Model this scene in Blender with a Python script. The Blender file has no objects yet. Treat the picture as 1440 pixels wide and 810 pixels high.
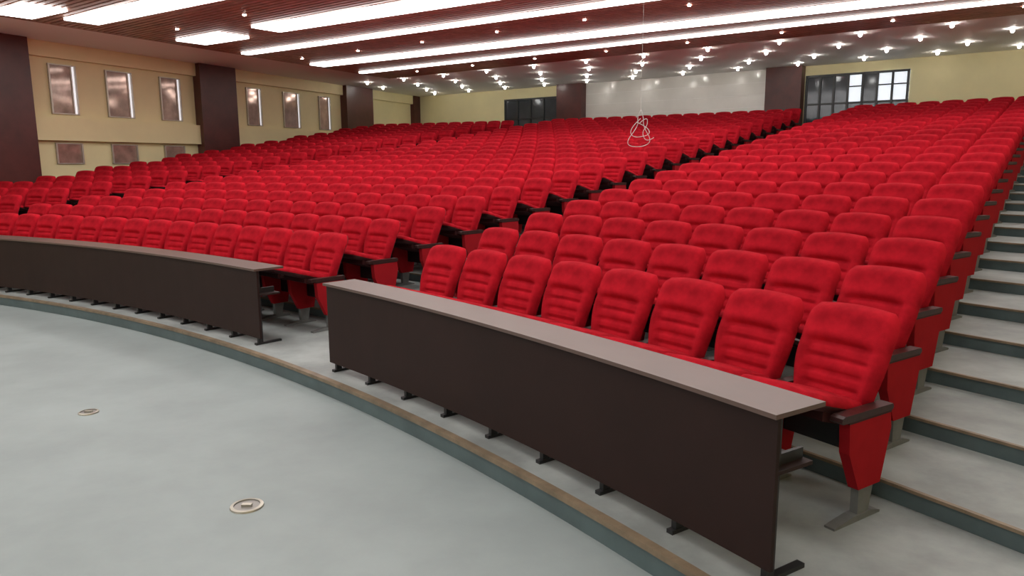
import bpy, bmesh, math, random
from mathutils import Vector, Matrix
random.seed(3)
S=bpy.context.scene
S.view_settings.view_transform='Standard'
try: S.view_settings.look='None'
except Exception: pass
S.view_settings.exposure=0.0

# ---------------------------------------------------------------- hall frame
AX=math.radians(53.4)
CA,SA=math.cos(AX),math.sin(AX)
def P(p,q,z=0.0): return Vector((CA*p-SA*q, SA*p+CA*q, z))
PC,QC=-17.78,9.0
def polar(R,phi,z=0.0): return P(PC+R*math.cos(phi),QC+R*math.sin(phi),z)
WQ0,WK=19.93,0.2115
def wallq(p): return WQ0+WK*p
QR=-3.0
PB=26.8
PF=-9.0
CEIL=5.05
BASE=-0.05
LOW=-0.20
NR=22
def zrow(n): return BASE+0.1145*n+0.0001*n*n
R_EDGE=22.26
def redge(n): return R_EDGE if n==0 else 23.74+0.866*(n-1)
def rseat(n): return 23.40+0.866*n

# ---------------------------------------------------------------- materials
def mat(name,col,rough=0.5,metal=0.0,var=0.0,scale=8.0,bump=0.0,bscale=60.0,emit=None,estr=0.0,spec=0.5,col2=None):
    m=bpy.data.materials.new(name); m.use_nodes=True
    nt=m.node_tree; b=nt.nodes['Principled BSDF']
    b.inputs['Base Color'].default_value=(*col,1)
    b.inputs['Roughness'].default_value=rough
    b.inputs['Metallic'].default_value=metal
    b.inputs['Specular IOR Level'].default_value=spec
    if emit:
        b.inputs['Emission Color'].default_value=(*emit,1)
        b.inputs['Emission Strength'].default_value=estr
    if var or col2:
        tc=nt.nodes.new('ShaderNodeTexCoord'); n=nt.nodes.new('ShaderNodeTexNoise')
        n.inputs['Scale'].default_value=scale; n.inputs['Detail'].default_value=6; n.inputs['Roughness'].default_value=.6
        nt.links.new(tc.outputs['Object'],n.inputs['Vector'])
        r=nt.nodes.new('ShaderNodeValToRGB')
        c2=col2 if col2 else tuple(min(1,c*(1+var)) for c in col)
        c1=tuple(c*(1-var) for c in col)
        r.color_ramp.elements[0].position=.35; r.color_ramp.elements[1].position=.65
        r.color_ramp.elements[0].color=(*c1,1); r.color_ramp.elements[1].color=(*c2,1)
        nt.links.new(n.outputs['Fac'],r.inputs['Fac']); nt.links.new(r.outputs['Color'],b.inputs['Base Color'])
    if bump:
        tc=nt.nodes.new('ShaderNodeTexCoord'); n=nt.nodes.new('ShaderNodeTexNoise')
        n.inputs['Scale'].default_value=bscale; n.inputs['Detail'].default_value=3
        nt.links.new(tc.outputs['Object'],n.inputs['Vector'])
        bp=nt.nodes.new('ShaderNodeBump'); bp.inputs['Strength'].default_value=bump; bp.inputs['Distance'].default_value=.01
        nt.links.new(n.outputs['Fac'],bp.inputs['Height']); nt.links.new(bp.outputs['Normal'],b.inputs['Normal'])
    return m
M_red=mat('red_fabric',(.415,.009,.019),.95,var=.26,scale=6,bump=.3,bscale=350,spec=.08)
M_redpanel=mat('red_panel_fabric',(.34,.008,.014),.9,var=.08,scale=4,spec=.15)
M_shell=mat('seat_shell_dark',(.045,.009,.010),.6,spec=.3)
M_darkwood=mat('dark_arm_wood',(.035,.013,.012),.35,var=.3,scale=12,spec=.4)
M_black=mat('black_metal',(.012,.012,.013),.45)
M_grey=mat('grey_metal',(.20,.205,.20),.45,metal=.4,var=.1)
M_desk=mat('desk_laminate_dark',(.024,.0105,.0090),.55,var=.10,scale=3,spec=.22)
M_desktop=mat('desk_top_laminate',(.115,.072,.060),.33,var=.06,scale=3,spec=.40)
M_floor=mat('painted_concrete_floor',(.295,.335,.335),.52,var=.09,scale=1.1,bump=.05,bscale=20,spec=.35)
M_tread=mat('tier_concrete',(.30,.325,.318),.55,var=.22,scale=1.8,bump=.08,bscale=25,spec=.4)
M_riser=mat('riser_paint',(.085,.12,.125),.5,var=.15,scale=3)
M_nose=mat('tan_nosing',(.21,.155,.10),.5,var=.25,scale=6)
M_yellow=mat('yellow_wall_paint',(.88,.78,.46),.6,var=.03,scale=1.2)
M_column=mat('brown_column_cladding',(.085,.019,.016),.35,var=.2,scale=2)
M_white=mat('white_ceiling_paint',(.94,.91,.89),.6,var=.01,scale=1)
M_front=mat('front_wall_paint',(.85,.84,.81),.7,var=.03)
M_slat=mat('ceiling_wood',(.36,.17,.12),.4,var=.22,scale=4)
M_slatback=mat('ceiling_void_dark',(.06,.022,.017),.7,var=.2)
M_strip=mat('light_diffuser',(1,1,1),.5,emit=(1,.98,.95),estr=6.2)
M_spot=mat('downlight_lens',(1,1,1),.5,emit=(1,.95,.88),estr=60)
M_trimring=mat('downlight_ring',(.7,.7,.68),.3,metal=.5)
M_alu=mat('aluminium_frame',(.50,.46,.40),.35,metal=.5)
M_winglass=mat('window_glass_reflective_glow',(.25,.165,.135),.08,metal=.5,var=.5,scale=3,emit=(.42,.26,.20),estr=.16)  # faint emission put in for the lit brick outdoors behind the glass
M_winday=mat('window_daylight_gap',(.8,.8,.8),.3,emit=(.95,.95,1),estr=.7)
M_doorframe=mat('door_frame_dark',(.02,.022,.024),.35)
M_doorglass=mat('door_glass_dark',(.06,.07,.08),.1,metal=.2,var=.2,scale=1.5)
M_day=mat('door_glass_daylight',(.6,.65,.7),.2,emit=(.88,.94,1),estr=.75)
M_wire=mat('white_cable',(.62,.60,.58),.5)
M_plastic=mat('white_plastic',(.75,.74,.70),.4)
M_brass=mat('socket_metal',(.50,.47,.40),.3,metal=.8)
M_brass2=mat('socket_lid_metal',(.3,.29,.27),.35,metal=.8)
M_stone=mat('white_polished_stone',(.82,.79,.74),.16,var=.05,scale=.8)

# ---------------------------------------------------------------- mesh builder
class MB:
    def __init__(s): s.v=[];s.f=[];s.m=[];s.sm=[];s.mats=[]
    def mi(s,m):
        if m not in s.mats: s.mats.append(m)
        return s.mats.index(m)
    def add(s,vs,fs,m,smooth=False):
        o=len(s.v); s.v+= [tuple(v) for v in vs]; k=s.mi(m)
        for f in fs: s.f.append(tuple(i+o for i in f)); s.m.append(k); s.sm.append(smooth)
    def hexa(s,c,m):
        s.add(c,[(3,2,1,0),(4,5,6,7),(0,1,5,4),(1,2,6,5),(2,3,7,6),(3,0,4,7)],m)
    def box(s,x0,x1,y0,y1,z0,z1,m,f=lambda a,b,c:(a,b,c)):
        s.hexa([f(x0,y0,z0),f(x1,y0,z0),f(x1,y1,z0),f(x0,y1,z0),f(x0,y0,z1),f(x1,y0,z1),f(x1,y1,z1),f(x0,y1,z1)],m)
    def arc(s,R0,R1,z0,z1,ph0,ph1,m,seg=24):
        vs=[];fs=[]
        for i in range(seg+1):
            a=ph0+(ph1-ph0)*i/seg
            vs+=[polar(R0,a,z0),polar(R1,a,z0),polar(R1,a,z1),polar(R0,a,z1)]
        for i in range(seg):
            o=i*4
            for k in range(4):
                fs.append((o+k,o+(k+1)%4,o+4+(k+1)%4,o+4+k))
        fs.append((0,1,2,3)); o=seg*4; fs.append((o+3,o+2,o+1,o))
        s.add(vs,fs,m)
    def mesh(s,name,fix=True,merge=0):
        me=bpy.data.meshes.new(name); me.from_pydata(s.v,[],s.f)
        for m in s.mats: me.materials.append(m)
        for p,k,sm in zip(me.polygons,s.m,s.sm): p.material_index=k; p.use_smooth=sm
        if fix:
            bm=bmesh.new(); bm.from_mesh(me)
            if merge: bmesh.ops.remove_doubles(bm,verts=bm.verts,dist=merge)
            bmesh.ops.recalc_face_normals(bm,faces=bm.faces); bm.to_mesh(me); bm.free()
        me.update(); return me
    def obj(s,name,parent=None,fix=True,merge=0,bevel=0):
        o=bpy.data.objects.new(name,s.mesh(name,fix,merge)); S.collection.objects.link(o)
        if parent: o.parent=parent
        if bevel:
            b=o.modifiers.new('bev','BEVEL'); b.width=bevel; b.segments=2; b.limit_method='ANGLE'
        return o
def PQ(p,q,z): return tuple(P(p,q,z))

# ---------------------------------------------------------------- room shell
b=MB(); b.box(PF-.2,PB+.2,QR-.2,26.2,LOW-.2,LOW,M_floor,PQ); b.obj('floor')
b=MB(); b.box(PF-.2,PB+.2,QR-.2,26.2,CEIL,CEIL+.2,M_white,PQ); b.obj('ceiling')
b=MB(); b.box(PB,PB+.2,QR-.2,26.2,LOW,CEIL,M_yellow,PQ); b.obj('wall_back')
b=MB(); b.box(PF-.2,PF,QR-.2,26.2,LOW,CEIL,M_front,PQ); b.obj('wall_front')
b=MB(); b.box(PF,PB,QR-.2,QR,LOW,CEIL,M_yellow,PQ); b.obj('wall_right')
def LW(s,d,z): return tuple(P(s, wallq(s)-d, z))   # along left wall, distance into room
b=MB(); b.box(PF,PB,-.2,0,LOW,CEIL,M_yellow,LW); b.obj('wall_left')

# tiered floor
def qend(R):
    lo=QC; hi=min(26,QC+R-.01)
    for _ in range(40):
        mid=(lo+hi)/2; p=PC+math.sqrt(max(R*R-(mid-QC)**2,0))
        if wallq(p)-mid>0: lo=mid
        else: hi=mid
    return lo
SEG=72
def arcpts(R,z):
    pts=[]; qm=qend(R)
    for i in range(SEG+1):
        q=QR+(qm-QR)*i/SEG
        p=PC+math.sqrt(R*R-(q-QC)**2)
        pts.append(P(min(p,PB),q,z))
    return pts
b=MB()
def strip(A,B,m):
    n=len(A); b.add(A+B,[(i,i+1,n+i+1,n+i) for i in range(n-1)],m)
for n in range(NR+1):
    z=zrow(n); zp=LOW if n==0 else zrow(n-1)
    R=redge(n); nz=.03 if n==0 else .018; nw=.045 if n==0 else .015
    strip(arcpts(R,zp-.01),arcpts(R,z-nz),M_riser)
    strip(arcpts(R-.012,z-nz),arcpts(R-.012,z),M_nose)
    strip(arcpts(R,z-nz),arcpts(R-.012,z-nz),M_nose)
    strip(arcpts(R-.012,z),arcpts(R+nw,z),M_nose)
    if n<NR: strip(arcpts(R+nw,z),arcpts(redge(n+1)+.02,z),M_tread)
    else:
        B=[P(PB,QR+(wallq(PB)-QR)*i/SEG,z) for i in range(SEG+1)]
        strip(arcpts(R+nw,z),B,M_tread)
b.obj('tiered_floor',fix=False)

# ---------------------------------------------------------------- seat meshes
def sstep(a,c,x):
    t=max(0,min(1,(x-a)/(c-a))); return t*t*(3-2*t)
def backrest(b):
    NU,NT=18,46
    F=[];K=[]
    for j in range(NT+1):
        t=j/NT
        w=.224+.050*sstep(0,.60,t)
        if t>.80: w*=1-.17*((t-.80)/.20)**3.0
        if t<.1: w*=1-.05*((.1-t)/.1)**2
        ev=max(0,1-abs(2*t-1)**14)**.5
        spine=.130+.19*t-.036*math.sin(math.pi*min(1,t*1.15))
        z0=.455+.620*t
        for i in range(NU+1):
            u=-1+2*i/NU
            uu=math.sin(u*math.pi/2)*.45+u*.55
            au=abs(uu)
            e=max(0,1-au**7)**.5*ev
            bol=.030*sstep(.55,.82,au)*(1-sstep(.62,.78,t))
            head=.030*sstep(.66,.76,t)
            rib=0
            if .18<t<.66: rib=-.026*(max(0,math.cos((t-.18)/.48*2*math.pi*4))**3)*(1-sstep(.56,.70,au))
            grv=-.022*math.exp(-((au-.62)/.05)**2)*(1-sstep(.60,.68,t))
            grv+=-.018*math.exp(-((t-.67)/.02)**2)*(1-sstep(.6,.75,au))
            x=uu*w; z=z0+.018*(1-uu*uu)*t
            F.append((x,spine-e*(.050+bol+head+rib+grv),z))
            K.append((x,spine+e*.035+.01*t,z))
    W=NU+1
    fs=[(j*W+i,j*W+i+1,(j+1)*W+i+1,(j+1)*W+i) for j in range(NT) for i in range(NU)]
    b.add(F,fs,M_red,True); b.add(K,[f[::-1] for f in fs],M_shell,True)
    def rim(idx):
        vs=[F[i] for i in idx]+[K[i] for i in idx]; n=len(idx)
        b.add(vs,[(k,k+1,n+k+1,n+k) for k in range(n-1)],M_red,True)
    rim([j*W for j in range(NT+1)]); rim([j*W+NU for j in range(NT+1)]); rim(list(range(W))); rim([NT*W+i for i in range(W)])
def cushion(b):
    NU,NT=14,18
    T=[];B=[]
    for j in range(NT+1):
        t=j/NT; y=-.41+.56*t
        ev=max(0,1-abs(2*t-1)**12)**.5
        w=.258-.020*t
        for i in range(NU+1):
            u=-1+2*i/NU; e=max(0,1-abs(u)**8)**.5*ev
            gr=-.012*math.exp(-((abs(u)-.66)/.07)**2)-.012*math.exp(-((t-.30)/.05)**2)
            ww=w*(1-.08*(max(0,.25-t)/.25)**2)
            zc=.545+.165*(1-t)
            T.append((u*ww,y,zc+e*(.060+gr))); B.append((u*ww,y,zc-e*.045))
    W=NU+1
    fs=[(j*W+i,j*W+i+1,(j+1)*W+i+1,(j+1)*W+i) for j in range(NT) for i in range(NU)]
    b.add(T,fs,M_red,True); b.add(B,[f[::-1] for f in fs],M_shell,True)
def prism(b,poly,x0,x1,m):
    n=len(poly); vs=[(x0,y,z) for y,z in poly]+[(x1,y,z) for y,z in poly]
    fs=[tuple(range(n))[::-1],tuple(range(n,2*n))]+[(i,(i+1)%n,n+(i+1)%n,n+i) for i in range(n)]
    b.add(vs,fs,m)
def arm(b,x):
    t=.030; h=-.02
    prism(b,[(-.17,.60+h),(.20,.60+h),(.22,.50+h),(.15,.18),(-.05,.18),(-.155,.40)],x-t,x+t,M_redpanel)
    prism(b,[(-.178,.603+h),(.205,.603+h),(.205,.588+h),(-.178,.588+h)],x-t-.004,x+t+.004,M_shell)
    prism(b,[(-.25,.612+h),(-.235,.60+h),(.21,.60+h),(.22,.615+h),(.21,.635+h),(-.22,.640+h),(-.245,.632+h)],x-.036,x+.036,M_darkwood)
    prism(b,[(-.03,.02),(.065,.02),(.11,.24),(-.035,.24)],x-.022,x+.022,M_grey)
    prism(b,[(-.24,.0),(.17,.0),(.17,.012),(.09,.035),(-.07,.035),(-.24,.012)],x-.03,x+.03,M_grey)
def seatmesh(name,hx,right):
    b=MB(); backrest(b); cushion(b)
    c=[(-.215,-.26,.575),(.215,-.26,.575),(.215,.15,.45),(-.215,.15,.45),(-.215,-.26,.64),(.215,-.26,.64),(.215,.15,.52),(-.215,.15,.52)]
    b.hexa(c,M_shell)
    b.box(-.25,.25,.06,.11,.33,.48,M_black)
    b.box(-.20,.20,.165,.185,.32,.52,M_shell)
    arm(b,-hx)
    if right: arm(b,hx)
    return b.mesh(name,merge=.0004)
ME_mid=seatmesh('theater_seat_mesh',.283,False)
ME_end=seatmesh('theater_seat_end_mesh',.283,True)
def seat_row(n,ph0,ph1,count):
    R=rseat(n); z=zrow(n)
    root=bpy.data.objects.new('theater_seat_row',None); S.collection.objects.link(root)
    root.location=polar(R,(ph0+ph1)/2,z); root.empty_display_size=.2
    for i in range(count):
        ph=ph0+(ph1-ph0)*(i+.5)/count
        o=bpy.data.objects.new('theater_seat',ME_end if i==0 else ME_mid); S.collection.objects.link(o)
        o.parent=root
        o.location=polar(R,ph,z)-root.location
        o.rotation_euler=(0,0,AX+ph-math.pi/2+random.uniform(-.014,.014))
def phq(R,q): return math.asin((q-QC)/R)
for n in range(NR):
    R=rseat(n)
    seat_row(n,phq(R,.73),phq(R,5.27),8)
    a,c=phq(R,6.75),phq(R,15.6); seat_row(n,a,c,round((c-a)*R/.565))
    a=phq(R,17.1); c=phq(R,qend(R)-.9); k=int((c-a)*R/.565); c=a+k*.565/R
    if k>0: seat_row(n,a,c,k)

# ---------------------------------------------------------------- desks
Rd=22.43
def desk(ph0,ph1,nleg):
    b=MB(); R=Rd; H=.76
    b.arc(R,R+.022,.035,H,ph0,ph1,M_desk,32)
    e=.012/R
    b.arc(R-.03,R+.31,H,H+.022,ph0-e,ph1+e,M_desktop,32)
    b.arc(R+.022,R+.26,.49,.508,ph0,ph1,M_desk,32)
    for i in range(nleg+1):
        a=ph0+(ph1-ph0)*(.012+ .976*i/nleg)
        w=.016/R
        b.arc(R+.03,R+.085,BASE+.02,H,a-w,a+w,M_black,1)
        b.arc(R+.085,R+.25,.508,.56,a-w*.6,a+w*.6,M_black,1)
        b.arc(R+.0,R+.30,BASE,BASE+.022,a-w*1.3,a+w*1.3,M_black,1)
    return b.obj('curved_front_desk')
desk(phq(Rd,.90),phq(Rd,5.35),8)
desk(phq(Rd,6.68),phq(Rd,15.6),16)
desk(phq(Rd,17.1),phq(Rd,17.1)+3.4/Rd,6)

# ---------------------------------------------------------------- left wall features
colsL=[(6.7,8.3),(13.6,15.1),(21.0,22.8),(26.25,PB-.02)]
for i,(s0,s1) in enumerate(colsL):
    b=MB(); b.box(s0,s1,.002,.40 if i<3 else .25,0.0,CEIL-.002,M_column,LW)
    b.obj('column')
bays=[(8.3,13.6),(15.1,21.0)]
k=1
wins=[[(8.9,9.66),(10.52,11.36),(12.3,13.05)],[(15.8,16.5),(17.6,18.5),(19.6,20.3)]]
for bi,(s0,s1) in enumerate(bays):
    b=MB(); b.box(s0,s1-.0,.002,.22,2.52,3.12,M_yellow,LW); b.obj('trim_%d'%(bi*2+1))
    b=MB(); b.box(s0,s1,.002,.18,4.66,CEIL-.002,M_yellow,LW); b.obj('trim_%d'%(bi*2+2))
    for (w0,w1) in wins[bi]:
        for (z0,z1) in ((3.22,4.52),(1.9,2.46)):
            b=MB(); fr=.045
            b.box(w0,w1,.002,.02,z0,z1,M_winglass,LW)
            if z1>3:
                b.box(w1-fr-.07,w1-fr,.002,.024,z0,z1,M_winday,LW); b.box(w1-fr-.10,w1-fr-.07,.002,.05,z0,z1,M_alu,LW)
            b.box(w0,w0+fr,.0,.07,z0,z1,M_alu,LW); b.box(w1-fr,w1,.0,.07,z0,z1,M_alu,LW)
            b.box(w0,w1,.0,.06,z0,z0+fr*.6,M_alu,LW); b.box(w0,w1,.0,.06,z1-fr*.6,z1,M_alu,LW)
            b.obj('window_%d'%k); k+=1
b=MB(); b.box(22.8,26.25,.002,.18,4.66,CEIL-.002,M_yellow,LW); b.obj('trim_5')
b=MB(); b.box(24.3,25.6,.002,.24,3.2,3.55,M_plastic,LW)
for i in range(4): b.box(24.4,25.5,.24,.25,3.23+i*.03,3.24+i*.03,M_grey,LW)
b.obj('wall_air_conditioner',bevel=.02)

# ---------------------------------------------------------------- back wall features
zb=zrow(NR)
for (q0,q1) in ((16.05,17.25),(7.45,8.65)):
    b=MB(); b.box(PB-.42,PB-.002,q0,q1,zb,CEIL-.002,M_column,PQ); b.obj('column')
b=MB()
zz=zb
while zz<CEIL-.05:
    z1=min(zz+.42,CEIL-.004); b.box(PB-.06,PB-.002,8.65,16.05,zz+.006,z1-.006,M_stone,PQ); zz=z1
b.box(PB-.05,PB-.002,8.65,16.05,zb,CEIL-.004,M_white,PQ)
b.obj('stone_wall_panel')
def door(name,q0,q1,zt,panes):
    b=MB(); n=len(panes); f=.07
    b.box(PB-.10,PB-.002,q0,q1,zt-f,zt,M_doorframe,PQ)
    for i in range(n+1):
        q=q0+(q1-q0-f)*i/n; b.box(PB-.10,PB-.002,q,q+f,zb,zt,M_doorframe,PQ)
    for i,k in enumerate(panes):
        a=q0+(q1-q0)*i/n; c=q0+(q1-q0)*(i+1)/n
        zs=zb+1.25
        b.box(PB-.05,PB-.004,a,c,zb,zs,M_doorglass,PQ)
        b.box(PB-.05,PB-.004,a,c,zs,zt,M_day if k else M_doorglass,PQ)
        b.box(PB-.09,PB-.004,a,c,zs-.03,zs+.03,M_doorframe,PQ)
        if k: b.box(PB-.09,PB-.004,a,c,zb+1.75,zb+1.79,M_doorframe,PQ)
        b.box(PB-.09,PB-.004,a,c,zb+.0,zb+.2,M_doorframe,PQ)
    b.obj(name)
door('door_1',17.4,20.2,4.62,[0,0,0,0])
door('door_2',4.25,7.4,4.72,[1,1,0,1,0,0,0])

# ---------------------------------------------------------------- ceiling
ZW=CEIL-.13
def qw(p): return 17.1+.155*p
b=MB()
b.hexa([PQ(-7.5,-1.5,CEIL-.03),PQ(19.7,-1.5,CEIL-.03),PQ(19.7,qw(19.7),CEIL-.03),PQ(-7.5,qw(-7.5),CEIL-.03),
        PQ(-7.5,-1.5,CEIL-.002),PQ(19.7,-1.5,CEIL-.002),PQ(19.7,qw(19.7),CEIL-.002),PQ(-7.5,qw(-7.5),CEIL-.002)],M_slatback)
b.box(19.6,19.7,-1.5,qw(19.6),ZW,CEIL-.002,M_slat,PQ)
b.box(-7.5,19.7,-.1,0,ZW,CEIL-.002,M_slat,lambda s,d,z:PQ(s,qw(s)+d,z))
pp=-7.4
while pp<19.55:
    b.box(pp,pp+.10,-1.45,qw(pp)-.05,ZW,CEIL-.04,M_slat,PQ); pp+=.15
b.obj('slatted_wood_ceiling')
def lamp(pl,ql,pr,qr,w,name='linear_ceiling_light'):
    b=MB(); z0=ZW-.045
    def f(s,t,z): return tuple(P(pl+(pr-pl)*s+t,ql+(qr-ql)*s,z))
    b.box(0,1,-w/2,w/2,z0-.012,z0+.04,M_strip,f)
    b.box(-.001,1.001,-w/2-.01,w/2+.01,z0+.04,CEIL-.045,M_white,f)
    b.obj(name)
lamp(17.65,19.4,17.75,-1,.16)
lamp(15.5,19.0,16.6,-1,.54)
lamp(12.7,18.6,13.6,-1,.24)
lamp(10.75,14.9,11.8,-1,.75)
lamp(10.7,17.9,10.8,16.2,.8,'ceiling_light_panel')
lamp(7.8,17.2,8.8,-1,.7)
lamp(6.6,17.6,6.7,16.2,.8,'ceiling_light_panel')
lamp(4.6,17,4.6,-1,.7)  # unseen, like the three below: added over the front to light the hall
lamp(1.5,16.5,1.5,-1,.7)
lamp(-2,16,-2,-1,.7)
lamp(-5.5,15.5,-5.5,-1,.7)
def downlights(name,rows,z,drop):
    b=MB()
    for (p,q0,q1,dq,r) in rows:
        q=q0
        while q<q1:
            N=12; c=P(p,q,0)
            def ring(rr,zz): return [(c.x+math.cos(2*math.pi*i/N)*rr,c.y+math.sin(2*math.pi*i/N)*rr,zz) for i in range(N)]
            r1=ring(r,z-.008); r2=ring(r*.9,z-.008-drop*.75); r3=ring(r*.4,z-.008-drop)
            F=[(i,(i+1)%N,N+(i+1)%N,N+i) for i in range(N)]
            b.add(r1+r2,F,M_spot,True); b.add(r2+r3,F,M_spot,True); b.add(r3,[tuple(range(N))[::-1]],M_spot)
            b.add(ring(r,z-.010)+ring(r*1.35,z-.002),F,M_trimring)
            q+=dq
    b.obj(name,fix=False)
downlights('dome_downlights',[(20.8,.5,23,2.0,.045),(22.5,1.4,24,2.0,.045),(24.2,.5,24.5,2.0,.045),(25.7,1.4,24.5,2.0,.045)],CEIL,.09)  # lenses dropped below the ceiling, shaped to spill light onto it
downlights('slat_ceiling_downlights',[(9.6,1,18.,2.6,.035),(14.4,1.5,19,2.4,.035),(18.7,1,19.3,2.4,.035)],ZW-.004,.01)

# ---------------------------------------------------------------- hanging cable
def cable(name,pts,rad=.005):
    cu=bpy.data.curves.new(name,'CURVE'); cu.dimensions='3D'; cu.bevel_depth=rad; cu.bevel_resolution=2
    for line in pts:
        sp=cu.splines.new('NURBS'); sp.points.add(len(line)-1)
        for q,c in zip(sp.points,line): q.co=(*c,1)
        sp.order_u=3; sp.use_endpoint_u=True
    cu.materials.append(M_wire)
    o=bpy.data.objects.new(name,cu); S.collection.objects.link(o); return o
def hang(x,y,zbot,ztop):
    t=zbot+.55
    L=[[(x,y,t),(x-.06,y,t-.12),(x-.02,y+.03,t-.24),(x-.26,y,zbot),(x,y+.02,zbot-.05),(x+.20,y,zbot+.04),(x+.04,y,t-.26),(x+.05,y,t-.12),(x,y,t)]]
    L.append([(x-.06,y,t-.20),(x+.12,y+.03,t-.27),(x+.16,y-.03,t-.40),(x-.12,y,t-.45),(x-.18,y,t-.30),(x,y,t-.14)])
    L.append([(x-.02,y,t-.22),(x+.10,y,t-.10),(x+.12,y+.02,t-.24),(x+.02,y,t-.36),(x+.10,y,t-.52),(x+.22,y,t-.44)])
    o=cable('hanging_cable',L)
    w=cable('suspension_wire',[[(x,y,ztop),(x+.01,y,ztop-1),(x-.01,y,t+.15),(x,y,t-.01)]],.0025); w.parent=o
hang(2.07,12.1,2.14,ZW)
# ---------------------------------------------------------------- floor sockets
def socket(x,y,r):
    b=MB(); N=24; z=LOW
    def disc(r0,r1,z0,z1,m):
        vs=[(x+math.cos(2*math.pi*i/N)*r0,y+math.sin(2*math.pi*i/N)*r0,z0) for i in range(N)]+[(x+math.cos(2*math.pi*i/N)*r1,y+math.sin(2*math.pi*i/N)*r1,z1) for i in range(N)]
        b.add(vs,[(i,(i+1)%N,N+(i+1)%N,N+i) for i in range(N)],m)
    disc(r,r*.97,z,z+.010,M_brass); disc(r*.97,r*.78,z+.010,z+.012,M_brass); disc(r*.78,r*.76,z+.012,z+.006,M_brass2)
    vs=[(x+math.cos(2*math.pi*i/N)*r*.76,y+math.sin(2*math.pi*i/N)*r*.76,z+.006) for i in range(N)]
    b.add(vs,[tuple(range(N))],M_brass2)
    b.box(x-.03,x+.03,y-.015,y+.015,z+.006,z+.018,M_brass)
    b.obj('floor_socket',fix=False)
socket(-1.62,4.22,.10); socket(-3.57,5.97,.08)

# ---------------------------------------------------------------- world + camera
w=bpy.data.worlds.new('world'); S.world=w; w.use_nodes=True
w.node_tree.nodes['Background'].inputs[0].default_value=(.8,.85,.9,1); w.node_tree.nodes['Background'].inputs[1].default_value=.3
cd=bpy.data.cameras.new('camera'); cam=bpy.data.objects.new('camera',cd); S.collection.objects.link(cam)
R0=Matrix.Rotation(math.radians(90-9.55),4,'X')@Matrix.Rotation(math.radians(-.3),4,'Z')
cam.matrix_world=Matrix.Translation((0,0,1.85))@R0
cd.sensor_width=36; cd.lens=26; cd.clip_start=.05; cd.clip_end=200
S.camera=cam
